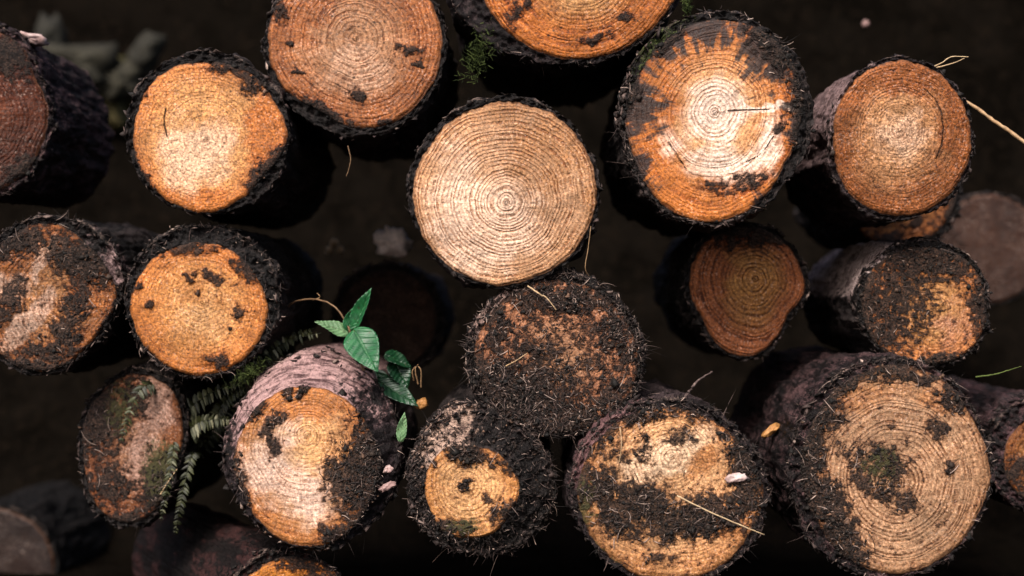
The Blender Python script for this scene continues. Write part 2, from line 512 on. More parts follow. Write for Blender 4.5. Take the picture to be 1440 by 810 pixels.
    ls = 0.004 + (L - 0.004) * np.linspace(0, 1, 96) ** 1.7
    for l in ls:
        P = Oc + ax * l
        P[:, 1] += p['chamfer'] * np.clip(thick / 0.03, 0, 1.3) * max(0, 1 - l / L) + p['sink'] + 0.45 * ragy * max(0, 1 - l / 0.05)
        c = cO + ax * l
        rad = Oc - np.array([ow[0], 0, ow[2]]); rad[:, 1] = 0
        nrm = rad / np.linalg.norm(rad, axis=1, keepdims=True)
        Rm = mean_or
        Q = np.stack([np.cos(th) * Rm * 26, np.sin(th) * Rm * 26, np.full(NA, l * 8 + seed * 4.1)], -1)
        h = fbm(Q, 5, 0.58)
        h = h - 0.7 * np.abs(perlin(Q * 1.3 + 50)) + 0.35
        big = perlin(np.stack([np.cos(th) * 1.2, np.sin(th) * 1.2, np.full(NA, l * 3 + seed)], -1))
        P = P + nrm * (p['rough'] * h * (0.5 + 0.5 * min(1, l / 0.02)) + 0.007 * big * min(1, l / 0.1))[:, None]
        P[:, [0, 2]] -= rad[:, [0, 2]] * 0.04 * l
        rows.append(P); hh.append(h)
    V = np.concatenate(rows)
    nrow = len(rows)
    g = np.arange(nrow * NA).reshape(nrow, NA)
    q = np.stack([g[:-1][:, i], g[:-1][:, j], g[1:][:, j], g[1:][:, i]], -1).reshape(-1, 4)
    F = [tuple(v) for v in q]
    V = np.concatenate([V, rows[-1].mean(0)[None]])
    F += [(nrow * NA, int(g[-1, a]), int(g[-1, b])) for a, b in zip(j, i)]
    mi = np.zeros(len(F), int); mi[-NA:] = 1
    # where the bark is peeled to its lighter inner layer / mossy: angle in the photo (0 right, 90 down), half-width, distance along, strength
    TT = np.tile(np.degrees(th), nrow)
    LL = np.repeat(np.concatenate([np.zeros(NF), ls]), NA)
    def along(spec):
        r = np.full(TT.shape, -1.5)
        for a, wd, l0, l1, k in spec:
            da = np.abs((TT - a + 180) % 360 - 180) / wd
            dl = np.maximum(np.maximum(l0 - LL, LL - l1), 0) / 0.03
            r = np.maximum(r, k * np.clip(1 - np.hypot(da, dl), -1.5, 1))
        return np.append(r, -1.5)
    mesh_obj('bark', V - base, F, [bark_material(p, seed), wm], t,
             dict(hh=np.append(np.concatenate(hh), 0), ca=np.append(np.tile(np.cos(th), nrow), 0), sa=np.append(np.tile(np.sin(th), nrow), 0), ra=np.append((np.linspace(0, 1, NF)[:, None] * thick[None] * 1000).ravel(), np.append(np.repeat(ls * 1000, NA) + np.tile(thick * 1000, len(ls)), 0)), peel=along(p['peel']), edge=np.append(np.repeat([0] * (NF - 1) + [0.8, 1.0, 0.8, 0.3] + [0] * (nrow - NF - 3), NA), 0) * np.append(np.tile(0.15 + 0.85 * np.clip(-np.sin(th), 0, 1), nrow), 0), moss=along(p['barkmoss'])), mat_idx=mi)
    # ---- shredded fibres on the bark edge
    n = p['fib']
    if n:
        if p['fibang']:
            an = np.concatenate([rs.normal(a, wd, max(1, int(n * k))) for a, wd, k in p['fibang']]) % 360
        else:
            an = rs.uniform(0, 360, n)
        n = len(an)
        ai = (an / 360 * NA).astype(int) % NA
        rowi = NF - 3 + (rs.rand(n) ** 2.2 * 26).astype(int)
        P0 = np.stack(rows)[rowi, ai]
        rad = P0 - cO - ax * 0; rad[:, 1] = 0
        rad /= np.linalg.norm(rad, axis=1, keepdims=True)
        tan = np.stack([-rad[:, 2], 0 * rad[:, 0], rad[:, 0]], -1)
        ln = rs.uniform(*p['fibl'], n) * (0.35 + rs.rand(n) ** 3 * 1.1)
        dirv = rad * rs.uniform(0.15, 1.0, (n, 1)) + tan * rs.normal(0, 1.1, (n, 1)) + np.array([0, -1, 0]) * rs.uniform(-0.2, 0.7, (n, 1))
        dirv /= np.linalg.norm(dirv, axis=1, keepdims=True)
        bend = rs.normal(0, 0.75, (n, 3)) + np.array([0, 0, -0.2])
        ts = np.linspace(0, 1, 6)
        Ln = P0[:, None] - rad[:, None] * 0.002 + ln[:, None, None] * (ts[None, :, None] * dirv[:, None] + (ts ** 2)[None, :, None] * bend[:, None] * 0.6)
        rd = rs.uniform(0.0003, 0.0009, n)[:, None] * (1.05 - ts[None] ** 1.5)
        V, F = tubes(Ln, rd)
        o = mesh_obj('bark_fibres', V - base, F, M_FIB, t, dict(tint=np.repeat(np.clip(rs.beta(1.1, 1.7, n), 0, 1), 18)))
        o['kind'] = 'stuff'
    # ---- broken flakes of bark round the rim
    n = p['flakes']
    if n:
        ai = rs.randint(0, NA, n)
        if p['flakeang']:
            ai = (rs.normal(*p['flakeang'], n) % 360 / 360 * NA).astype(int) % NA
        st = np.stack(rows)
        P0 = st[NF - 4 + (rs.rand(n) ** 1.6 * 22).astype(int), ai]
        rad = P0 - cO; rad[:, 1] = 0
        rad /= np.linalg.norm(rad, axis=1, keepdims=True)
        tan = np.stack([-rad[:, 2], 0 * rad[:, 0], rad[:, 0]], -1)
        yv = np.array([0, 1.0, 0]) + rad * rs.normal(0.0, 0.3, (n, 1)) + tan * rs.normal(0, 0.4, (n, 1))
        e1 = tan * rs.choice([-1, 1], (n, 1)) + rad * rs.normal(0.1, 0.3, (n, 1))
        e3 = np.cross(e1, yv); e3 /= np.linalg.norm(e3, axis=1, keepdims=True)
        a, b, c = rs.uniform(0.003, 0.009, (n, 1)), rs.uniform(0.003, 0.012, (n, 1)), rs.uniform(0.0005, 0.0013, (n, 1))
        V = np.stack([e1 * a, (e1 * 0.3 + yv * 0.9) * b * rs.uniform(0.4, 1, (n, 1)), -e1 * a * rs.uniform(0.5, 1, (n, 1)), -(yv - e1 * 0.2) * b * 0.8, e3 * c, -e3 * c], 1)
        V = V + rs.normal(0, 0.0009, V.shape) + (P0 + rad * 0.001)[:, None]
        of = np.array([[0, 1, 4], [1, 2, 4], [2, 3, 4], [3, 0, 4], [1, 0, 5], [2, 1, 5], [3, 2, 5], [0, 3, 5]])
        F = (np.arange(n)[:, None, None] * 6 + of[None]).reshape(-1, 3)
        o = mesh_obj('bark_flakes', V.reshape(-1, 3) - base, F, M_FIB, t, dict(tint=np.repeat(rs.beta(0.9, 2.4, n), 6)), smooth=False)
        o['kind'] = 'stuff'
    # ---- soil crumbs and needle litter stuck on the sawn end
    nc, nrim = p['crumbs'], p['rimcrumbs']
    pts = []
    wgt = np.clip(fdirt, 0, 1) * (U + 0.02)
    if nc and wgt.sum() > 0:
        ids = rs.choice(nv, nc, p=wgt / wgt.sum())
        pts.append(fpos[ids] + rs.normal(0, 0.002, (nc, 3)) * [1, 0.2, 1])
    if nrim:
        ids = rs.randint(0, NA, nrim)
        rows_s = np.stack(rows)[rs.randint(1, NF + 4, nrim), ids]
        pts.append(rows_s + rs.normal(0, 0.0015, (nrim, 3)))
    if pts:
        pts = np.concatenate(pts)
        n = len(pts)
        octa = np.array([[1, 0, 0], [-1, 0, 0], [0, 1, 0], [0, -1, 0], [0, 0, 1], [0, 0, -1]], float)
        S = rs.gamma(1.6, 0.00055, (n, 1, 1)) + 0.0005
        V = pts[:, None] + octa[None] * S * rs.uniform(0.5, 1.5, (n, 6, 1)) * rs.uniform(0.6, 1.6, (n, 1, 3)) + rs.normal(0, 0.25, (n, 6, 3)) * S
        of = np.array([[0, 2, 4], [2, 1, 4], [1, 3, 4], [3, 0, 4], [2, 0, 5], [1, 2, 5], [3, 1, 5], [0, 3, 5]])
        F = (np.arange(n)[:, None, None] * 6 + of[None]).reshape(-1, 3)
        o = mesh_obj('soil_crumbs', V.reshape(-1, 3) - base, F, M_SOIL, t, dict(tint=np.repeat(rs.beta(1.1, 2.6, n), 6)), smooth=False)
        o['kind'] = 'stuff'
    if p['debris'] or p['collar']:
        n = p['debris']
        wg = np.clip(fdirt + 0.1, 0, 1) * (U + 0.02)
        ids = rs.choice(nv, n, p=wg / wg.sum())
        P0 = fpos[ids] + np.array([0, -0.001, 0]) + rs.normal(0, 0.003, (n, 3)) * [1, 0.1, 1]
        if p['collar']:
            m = p['collar']
            cp = np.stack(rows)[rs.randint(2, NF + 5, m), rs.randint(0, NA, m)]
            P0 = np.concatenate([P0, cp + rs.normal(0, 0.002, (m, 3)) - [0, 0.001, 0]])
            n += m
        a = rs.uniform(0, 6.28, n)
        ln = rs.uniform(0.003, 0.012, n) * (0.6 + rs.rand(n) ** 4 * 2.2)
        dirv = np.stack([np.cos(a), rs.normal(-0.15, 0.30, n), np.sin(a)], -1)
        bend = rs.normal(0, 0.35, (n, 3)) * [1, 0.4, 1]
        ts = np.linspace(-0.5, 0.5, 5)
        Ln = P0[:, None] + ln[:, None, None] * (ts[None, :, None] * dirv[:, None] + (ts ** 2)[None, :, None] * bend[:, None])
        rd = rs.uniform(0.0003, 0.0008, n)[:, None] * (1.1 - np.abs(ts[None]) * 1.2)
        V, F = tubes(Ln, rd)
        o = mesh_obj('needle_litter', V - base, F, M_FIB, t, dict(tint=np.repeat(np.clip(rs.beta(1.0, 1.4, n), 0, 1), 15)))
        o['kind'] = 'stuff'
    return t, (lift, base, rs)

GREYBARK = ((0.006, 0.0052, 0.0052), (0.013, 0.0105, 0.0105), (0.08, 0.064, 0.062))
PURPLE = ((0.008, 0.0055, 0.006), (0.022, 0.0145, 0.016), (0.09, 0.060, 0.062))

exec_logs = []
# A - dark end at the left edge of the frame
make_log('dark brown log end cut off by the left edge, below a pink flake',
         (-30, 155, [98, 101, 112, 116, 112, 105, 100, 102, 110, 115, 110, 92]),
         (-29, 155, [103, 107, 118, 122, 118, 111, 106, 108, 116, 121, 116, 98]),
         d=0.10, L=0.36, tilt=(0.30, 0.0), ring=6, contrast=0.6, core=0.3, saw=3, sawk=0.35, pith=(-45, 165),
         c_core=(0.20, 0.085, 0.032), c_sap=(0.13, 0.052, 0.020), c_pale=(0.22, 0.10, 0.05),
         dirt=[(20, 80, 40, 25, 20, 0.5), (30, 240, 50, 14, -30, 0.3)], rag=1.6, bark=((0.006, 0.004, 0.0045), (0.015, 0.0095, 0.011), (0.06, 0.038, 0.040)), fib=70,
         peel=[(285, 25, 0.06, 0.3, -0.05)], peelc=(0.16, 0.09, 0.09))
# B
make_log('bright golden log end with black bark ring and dirt bite at lower right',
         (292, 190, [112, 99, 101, 109, 108, 108, 105, 108, 108, 103, 106, 105]),
         (291, 186, [116, 117, 117, 115, 114, 114, 116, 118, 117, 115, 113, 113]),
         flakes=70, d=0.0, ring=6.5, contrast=0.28, core=0.78, saw=20, sawk=0.08, speck=0.6, pith=(288, 195),
         c_core=(0.62, 0.36, 0.155), c_sap=(0.54, 0.235, 0.07), c_pale=(0.78, 0.55, 0.38),
         pale=[(275, 215, 60, 55)], stain=[(380, 190, 40, 70), (290, 285, 80, 22)],
         dirt=[(392, 245, 48, 32, -50, 1.0), (330, 92, 60, 16, 12, 0.55), (365, 105, 30, 18, 30, 0.6), (346, 112, 14, 20, 0, 0.5), (372, 134, 6, 5, 0, 1), (196, 250, 14, 40, -20, 0.6), (190, 130, 10, 60, 20, 0.4)],
         crack=[[(234, 152), (231, 166), (232, 180), (235, 192)]],
         fib=20, fibl=(0.005, 0.013), crumbs=120)
# C
make_log('large brown log end at the top with fine rings and black lower left bite',
         (500, 62, [122, 121, 122, 118, 106, 119, 124, 124, 120, 115, 118, 122]),
         (500, 63, [127, 126, 127, 128, 127, 127, 129, 129, 126, 121, 124, 127]),
         flakes=70, d=0.03, ring=6.2, contrast=0.62, core=0.55, saw=60, sawk=0.06, speck=0.5, pith=(500, 55), tilt=(-0.05, 0.02),
         c_core=(0.47, 0.29, 0.165), c_sap=(0.36, 0.17, 0.065), c_pale=(0.54, 0.37, 0.25),
         pale=[(500, 95, 60, 40)], stain=[(410, 0, 60, 70)],
         dirt=[(440, 158, 62, 16, 20, 0.9), (503, 130, 14, 9, 30, 0.75), (560, 65, 10, 6, 0, 0.6), (588, 88, 5, 6, 0, 1), (415, 98, 5, 5, 0, 1), (404, 60, 6, 6, 0, 0.8), (390, 10, 12, 20, 0, 0.6), (580, 68, 16, 4, -10, 0.5), (533, 172, 10, 5, 0, 0.6)],
         fib=18, crumbs=50)
# D
make_log('orange log end cut off by the top edge, thick mossy black bark on its left',
         (815, -45, [148, 136, 129, 129, 131, 138, 146, 145, 140, 140, 140, 144]),
         (813, -45, [152, 141, 134, 134, 146, 172, 186, 170, 150, 146, 146, 150]),
         d=0.0, ring=6.5, contrast=0.55, core=0.5, saw=38, sawk=0.14, speck=0.5, pith=(815, -35), tilt=(0, -0.08),
         c_core=(0.60, 0.37, 0.17), c_sap=(0.52, 0.215, 0.055), c_pale=(0.62, 0.42, 0.26),
         dirt=[(735, 8, 12, 32, 30, 0.5), (838, 55, 20, 6, -20, 0.55), (880, 22, 14, 6, 0, 0.5)],
         barkmoss=(), bark=PURPLE, fib=120, fibang=[(145, 22, 0.7), (80, 60, 0.3)], rough=0.006)
# E
make_log('pale tan log end with clean even rings, centre of the pile',
         (708, 268, [132, 132, 132, 134, 133, 130, 128, 124, 123, 126, 128, 129]),
         (708, 268, [135, 135, 135, 137, 136, 134, 133, 131, 132, 135, 134, 133]),
         stain=[(780, 200, 60, 70, 40, 0.5), (700, 155, 80, 22, 0, 0.5), (735, 240, 30, 20, 0, 0.3), (832, 300, 14, 50, 0, 0.6)], flakes=70, d=-0.03, ring=5.3, contrast=0.75, core=0.9, saw=5, sawk=0.07, speck=0.5, pith=(712, 285), spots=0.35,
         c_core=(0.58, 0.385, 0.235), c_sap=(0.46, 0.28, 0.14), c_pale=(0.80, 0.60, 0.46), c_late=(0.46, 0.28, 0.16),
         pale=[(680, 315, 85, 75, 0, 1.3), (640, 260, 40, 60, 0, 0.6)], base=-1.2, fib=25, fibang=[(210, 30, 0.6), (160, 40, 0.4)], fibl=(0.004, 0.012), crumbs=0)
# F
make_log('largest orange log end with a white heart, a long crack and black radial stains',
         (1005, 165, [123, 119, 133, 148, 143, 128, 126, 122, 130, 138, 139, 133]),
         (1005, 165, [139, 136, 141, 151, 147, 133, 131, 135, 144, 151, 147, 143]),
         collar=200, base=-1.15, spots=0.5, flakes=320, flakeang=(160, 45), d=-0.05, ring=6.0, contrast=0.55, core=0.56, saw=90, sawk=0.08, speck=0.4, pith=(1005, 157),
         c_core=(0.68, 0.42, 0.22), c_sap=(0.53, 0.225, 0.06), c_pale=(0.90, 0.72, 0.60),
         pale=[(1008, 158, 48, 48, 0, 1.0), (1020, 230, 70, 30, 0, 0.7), (1075, 205, 22, 46, 20, 0.7), (1070, 153, 80, 6, 0, 1.2), (950, 190, 26, 40, 0, 0.3)], stain=[(925, 180, 40, 90), (1110, 160, 25, 60)],
         mould=[(892, 150, 46, 75, 0, 1.0), (940, 60, 34, 34, 0, 0.9), (1000, 40, 90, 34, 0, 0.85), (1088, 75, 60, 56, 40, 1.3), (1128, 150, 26, 80, 0, 1.1), (900, 240, 24, 40, 0, 0.7), (1100, 270, 40, 30, 0, 0.8)],
         dirt=[(1100, 60, 60, 30, 40, 1.0), (1130, 120, 18, 70, -5, 1.0), (1128, 210, 16, 60, 10, 0.8), (1097, 178, 7, 14, 10, 0.7), (1060, 250, 22, 9, -25, 0.15), (1020, 262, 34, 9, -5, 0.1), (885, 110, 14, 40, 0, 0.9), (930, 48, 34, 20, -40, 0.9)],
         crack=[[(1024, 156), (1050, 155), (1082, 154)], [(1050, 228), (1066, 220), (1078, 208), (1088, 192)], [(940, 200), (952, 218), (966, 240)]],
         fib=50, fibl=(0.008, 0.03), fibang=[(150, 25, 0.5), (100, 20, 0.25), (0, 90, 0.25)], crumbs=250, debris=80, rimcrumbs=120,
         barkmoss=[(230, 20, 0, 0.06, 0.3)])
# G
make_log('brown log end with an arc crack and pinkish bark, right of the largest log',
         (1268, 194, [99, 102, 107, 110, 110, 102, 96, 101, 107, 110, 106, 100]),
         (1268, 194, [102, 105, 111, 115, 115, 107, 100, 105, 111, 114, 110, 103]),
         flakes=60, d=-0.01, L=0.40, ring=5.0, contrast=0.35, core=0.60, saw=15, sawk=0.14, speck=0.65, pith=(1265, 182), tilt=(0.05, -0.12),
         c_core=(0.58, 0.35, 0.18), c_sap=(0.33, 0.15, 0.05), c_pale=(0.68, 0.48, 0.33), spots=0.4,
         pale=[(1268, 190, 40, 42, 0, 0.7)], stain=[(1290, 105, 80, 30), (1345, 190, 30, 70)],
         crack=[[(1300, 125), (1316, 140), (1324, 160), (1327, 182), (1324, 205), (1316, 224)]],
         peel=[(200, 50, 0.02, 0.34, 0.9)], bark=PURPLE, fib=40, fibang=[(0, 22, 0.7), (320, 20, 0.3)], fibl=(0.004, 0.010))
# H
make_log('weathered dirty log end with a pale scar, lower left beside the golden log',
         (75, 420, [88, 79, 84, 101, 109, 105, 100, 105, 107, 106, 90, 86]),
         (72, 418, [96, 86, 89, 107, 115, 111, 106, 111, 115, 114, 112, 106]),
         collar=200, spots=0.9, d=0.05, ring=6, contrast=0.5, core=0.6, saw=-4, sawk=0.38, speck=0.6, pith=(100, 420),
         c_core=(0.44, 0.25, 0.11), c_sap=(0.38, 0.18, 0.06), c_pale=(0.62, 0.45, 0.34),
         pale=[(40, 450, 60, 17, -48, 1.6), (62, 365, 40, 9, -66, 2.0), (10, 400, 34, 20, 0, 0.6)], stain=[(120, 390, 30, 50), (145, 430, 20, 40)],
         dirt=[(115, 365, 52, 32, 25, 0.8), (70, 490, 45, 20, 0, 0.55), (15, 335, 60, 30, 0, 0.9), (105, 435, 18, 50, 10, 0.4), (70, 518, 70, 12, 0, 0.6), (30, 515, 40, 22, 0, 0.5), (10, 425, 18, 40, 30, 0.35), (95, 470, 22, 18, 0, 0.5), (155, 470, 14, 50, 20, 0.5)], base=-0.42, rag=2.0,
         fib=80, fibang=[(300, 40, 1.0)], crumbs=350, debris=180, peel=[(330, 20, 0.0, 0.02, 0.4)])
# I
make_log('golden orange log end ringed by thick black bark, under the bright golden one',
         (283, 430, [93, 95, 96, 99, 98, 99, 101, 97, 92, 89, 88, 87]),
         (283, 428, [109, 104, 102, 103, 103, 104, 106, 110, 112, 112, 112, 111]),
         collar=350, d=0.02, ring=6.2, contrast=0.3, core=0.72, saw=70, sawk=0.06, speck=0.55, pith=(284, 425),
         c_core=(0.60, 0.325, 0.125), c_sap=(0.52, 0.23, 0.065), c_pale=(0.66, 0.43, 0.22),
         pale=[(288, 445, 45, 45, 0, 0.35)], dirt=[(267, 388, 8, 8, 0, 0.9), (300, 388, 16, 8, 20, 0.5), (210, 425, 7, 6, 0, 0.9), (337, 442, 8, 10, 0, 0.7), (305, 505, 16, 9, -30, 0.7), (262, 350, 40, 8, -5, 0.45), (192, 408, 8, 8, 0, 0.7), (345, 380, 22, 10, 40, 0.55), (283, 412, 5, 5, 0, 1), (321, 460, 5, 5, 0, 0.8)],
         fib=35, fibl=(0.005, 0.014), fibang=[(300, 50, 1.0)], rimcrumbs=200, bark=GREYBARK, lite=0.4)
# J
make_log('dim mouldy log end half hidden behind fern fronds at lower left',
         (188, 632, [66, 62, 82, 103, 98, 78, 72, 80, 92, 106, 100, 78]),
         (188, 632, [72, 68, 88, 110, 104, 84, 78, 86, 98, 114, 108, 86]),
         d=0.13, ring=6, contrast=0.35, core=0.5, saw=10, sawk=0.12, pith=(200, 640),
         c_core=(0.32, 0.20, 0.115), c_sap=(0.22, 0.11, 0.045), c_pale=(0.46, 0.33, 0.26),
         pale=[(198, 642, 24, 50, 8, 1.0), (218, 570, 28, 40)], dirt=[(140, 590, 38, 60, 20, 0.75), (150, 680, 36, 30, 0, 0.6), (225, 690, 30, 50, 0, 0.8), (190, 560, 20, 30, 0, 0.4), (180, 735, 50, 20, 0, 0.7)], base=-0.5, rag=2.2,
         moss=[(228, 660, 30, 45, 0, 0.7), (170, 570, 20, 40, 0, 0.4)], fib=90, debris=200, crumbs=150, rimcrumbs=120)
# K
make_log('pale peach log end under a pinkish peeling bark arch, black soil on its right',
         (425, 655, [110, 108, 114, 115, 103, 93, 97, 98, 107, 112, 112, 107]),
         (428, 655, [132, 128, 124, 120, 112, 112, 124, 126, 142, 160, 154, 142]),
         chamfer=0.045, d=-0.03, L=0.42, axis=(0,0), ring=5.5, contrast=0.4, core=0.7, saw=62, sawk=0.26, speck=0.4, pith=(432, 610), tilt=(0.0, 0.10),
         c_core=(0.70, 0.44, 0.22), c_sap=(0.50, 0.245, 0.085), c_pale=(0.80, 0.60, 0.48),
         pale=[(385, 665, 60, 50, 20, 0.7), (440, 700, 44, 50, 0, 0.8), (400, 620, 30, 40, 0, 0.4)], stain=[(430, 572, 90, 26)],
         dirt=[(530, 660, 56, 90, 12, 1.2), (490, 675, 34, 34, 0, 0.6), (350, 575, 30, 16, -40, 0.75), (385, 625, 9, 22, 10, 0.85), (427, 552, 7, 7, 0, 1.2), (405, 553, 9, 5, 0, 0.7), (333, 690, 16, 60, -10, 0.7), (452, 742, 9, 9, 0, 0.9), (480, 752, 34, 14, -20, 0.8), (385, 595, 20, 10, -50, 0.4), (475, 655, 20, 12, 20, 0.4)],
         crack=(),
         peel=[(256, 62, 0.0, 0.6, 0.9)], peelc=(0.62, 0.38, 0.36), bark=PURPLE, fib=110, fibang=[(0, 40, 0.6), (180, 30, 0.4)], fibl=(0.006, 0.024),
         crumbs=900, debris=500, rimcrumbs=150, rough=0.0035)
# L
make_log('smallest yellow log end set in a thick collar of shaggy black bark',
         (663, 688, [68, 64, 69, 69, 72, 66, 66, 68, 68, 60, 62, 64]),
         (671, 680, [108, 110, 108, 102, 100, 98, 98, 98, 108, 110, 104, 104]),
         collar=1500, chamfer=0.02, flakes=500, d=-0.05, ring=6.0, contrast=0.45, core=0.75, saw=0, sawk=0.06, pith=(655, 683),
         c_core=(0.70, 0.44, 0.22), c_sap=(0.56, 0.30, 0.11), c_pale=(0.70, 0.48, 0.26),
         dirt=[(655, 632, 26, 22, 0, 1.1), (652, 680, 12, 7, -30, 0.8), (722, 650, 20, 20, 0, 0.5), (640, 745, 30, 12, 0, 0.6), (685, 706, 9, 6, 0, 0.6), (692, 648, 7, 11, 0, 0.7), (715, 720, 20, 20, 0, 0.4), (610, 650, 6, 5, 0, 0.8)], moss=[(655, 742, 26, 14, 0, 0.8)],
         peel=[(232, 36, 0.0, 0.02, 0.9)], peelc=(0.66, 0.44, 0.34), fib=260, fibl=(0.006, 0.022), fibang=[(0, 60, 0.62), (150, 60, 0.38)], crumbs=250, debris=120, rimcrumbs=1500, rough=0.007)
# M
make_log('black soil caked log end with orange flecks and shredded rim, under the pale tan log',
         (784, 500, [114, 114, 109, 109, 110, 113, 117, 112, 107, 107, 106, 108]),
         (783, 500, [122, 122, 115, 114, 115, 120, 127, 122, 117, 118, 118, 117]),
         collar=900, d=-0.02, ring=5, contrast=0.3, core=0.4, saw=30, sawk=0.15, pith=(790, 500),
         c_core=(0.50, 0.32, 0.19), c_sap=(0.44, 0.25, 0.14), c_pale=(0.5, 0.3, 0.2),
         dirt=[(730, 560, 110, 70, 20, 0.9), (790, 420, 90, 24, 0, 0.7), (870, 470, 40, 60, 0, 0.35), (745, 490, 34, 20, 0, 0.6), (860, 570, 40, 40, 0, 0.35), (800, 600, 90, 30, 0, 0.9), (700, 470, 24, 80, 0, 0.45)], base=-0.03, rag=1.9,
         fib=450, fibl=(0.005, 0.018), fibang=[(20, 40, 0.4), (0, 180, 0.6)], crumbs=2200, debris=2200, rimcrumbs=1200, rough=0.006,
         peel=[(225, 34, 0, 0.015, 1.2)], peelc=(0.42, 0.27, 0.23))
# N
make_log('log end split by a dark soil band with a straw lying across it, bottom row',
         (942, 692, [132, 128, 127, 125, 125, 127, 130, 126, 122, 120, 118, 123]),
         (942, 692, [140, 136, 134, 132, 132, 134, 138, 136, 132, 131, 128, 132]),
         collar=300, d=-0.09, ring=6, contrast=0.35, core=0.8, saw=20, sawk=0.12, speck=0.55, pith=(945, 640),
         c_core=(0.68, 0.44, 0.24), c_sap=(0.54, 0.30, 0.13), c_pale=(0.84, 0.64, 0.45),
         pale=[(925, 650, 60, 30, -20, 1.2), (960, 625, 50, 24, -20, 0.8)], stain=[(980, 640, 40, 30), (1030, 740, 40, 40)],
         dirt=[(845, 605, 44, 24, -50, 0.4), (900, 578, 70, 14, -14, 0.5), (985, 580, 60, 12, 15, 0.5), (1048, 660, 26, 80, -8, 0.75), (840, 690, 46, 32, 20, 0.7), (900, 708, 56, 30, 20, 1.1), (980, 728, 80, 30, -10, 1.1), (870, 735, 40, 20, 20, 0.8), (1045, 700, 30, 26, 0, 0.5), (1066, 750, 12, 50, 20, 0.6), (930, 785, 26, 7, 0, 0.3), (870, 640, 20, 12, 0, 0.25), (960, 610, 20, 10, 0, 0.25), (905, 625, 12, 20, 0, 0.25)], base=-0.36, rag=1.9,
         moss=[(850, 790, 40, 14, 40, 0.8), (822, 710, 14, 40, 0, 0.6)],
         peel=[(215, 34, 0, 0.05, 0.8)], peelc=(0.24, 0.12, 0.12), bark=PURPLE, fib=200, fibl=(0.005, 0.02), fibang=[(330, 45, 0.8), (120, 60, 0.2)], crumbs=1300, debris=1000, rimcrumbs=350)
# O
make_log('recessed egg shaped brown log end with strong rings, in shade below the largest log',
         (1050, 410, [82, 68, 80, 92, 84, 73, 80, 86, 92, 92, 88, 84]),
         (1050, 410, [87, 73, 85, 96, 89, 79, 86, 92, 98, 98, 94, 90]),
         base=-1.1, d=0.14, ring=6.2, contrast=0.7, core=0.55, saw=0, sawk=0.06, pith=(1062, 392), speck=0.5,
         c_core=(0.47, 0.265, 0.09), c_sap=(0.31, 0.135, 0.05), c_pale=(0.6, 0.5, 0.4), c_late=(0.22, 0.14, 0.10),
         stain=[(990, 380, 50, 60)], dirt=[(1060, 322, 80, 24, 0, 0.6)], fib=30)  # end toned darker along its top and left
# P
make_log('mottled black and orange log end at right with whitish bark along its upper left',
         (1302, 432, [86, 88, 85, 81, 84, 88, 90, 91, 89, 85, 87, 88]),
         (1302, 432, [89, 91, 88, 84, 88, 92, 96, 98, 97, 94, 95, 92]),
         debris=150, d=0.06, L=0.42, ring=5, contrast=0.35, core=0.5, saw=80, sawk=0.12, pith=(1310, 440),
         c_core=(0.54, 0.33, 0.14), c_sap=(0.44, 0.22, 0.08), c_pale=(0.5, 0.3, 0.2),
         pale=[(1340, 455, 30, 40, 0, 0.2)], dirt=[(1250, 420, 64, 70, 0, 0.55), (1300, 360, 100, 36, 0, 0.95), (1235, 470, 44, 40, 0, 0.5), (1382, 420, 20, 70, 0, 0.6), (1330, 510, 70, 14, 0, 0.6), (1215, 430, 20, 90, 0, 0.9)], base=-0.3, rag=2.0,
         peel=[(222, 34, 0.03, 0.45, 1.6)], peelc=(0.85, 0.64, 0.60), fib=60, crumbs=600, rimcrumbs=250)
# Q
make_log('big pale log end with wide rings and black dirt down its left side, bottom right',
         (1262, 662, [133, 132, 140, 146, 142, 134, 135, 137, 144, 150, 142, 129]),
         (1260, 662, [138, 137, 145, 152, 154, 152, 150, 150, 154, 157, 149, 136]),
         collar=250, d=-0.07, L=0.60, ring=6.6, contrast=0.7, core=0.95, saw=-14, sawk=0.13, speck=0.5, pith=(1262, 679),
         c_core=(0.47, 0.325, 0.20), c_sap=(0.43, 0.255, 0.125), c_pale=(0.66, 0.48, 0.35), c_late=(0.42, 0.27, 0.17),
         stain=[(1210, 560, 60, 20, -20, 0.6), (1310, 560, 50, 20, 20, 0.5), (1150, 650, 14, 60, 0, 0.7)],
         dirt=[(1136, 640, 26, 120, 0, 1.0), (1146, 575, 40, 36, 30, 0.9), (1170, 720, 26, 60, -30, 0.8), (1185, 775, 36, 30, 0, 0.6), (1235, 645, 44, 24, 15, 0.3), (1245, 690, 50, 18, 30, 0.15), (1280, 530, 40, 10, 0, 0.5), (1333, 655, 9, 8, 0, 0.8), (1350, 555, 28, 30, 30, 0.75), (1322, 600, 12, 12, 0, 0.4), (1230, 522, 60, 12, -10, 0.4), (1190, 540, 40, 14, -30, 0.4)], base=-0.48, rag=2.0,
         moss=[(1238, 650, 26, 26, 0, 0.45)], peel=[(240, 30, 0.02, 0.5, 0.0)], peelc=(0.16, 0.085, 0.085), bark=((0.006, 0.004, 0.0045), (0.015, 0.0095, 0.011), (0.06, 0.038, 0.040)), fib=240, fibl=(0.006, 0.022), fibang=[(300, 26, 0.5), (190, 40, 0.5)], crumbs=900, debris=500, rimcrumbs=300)
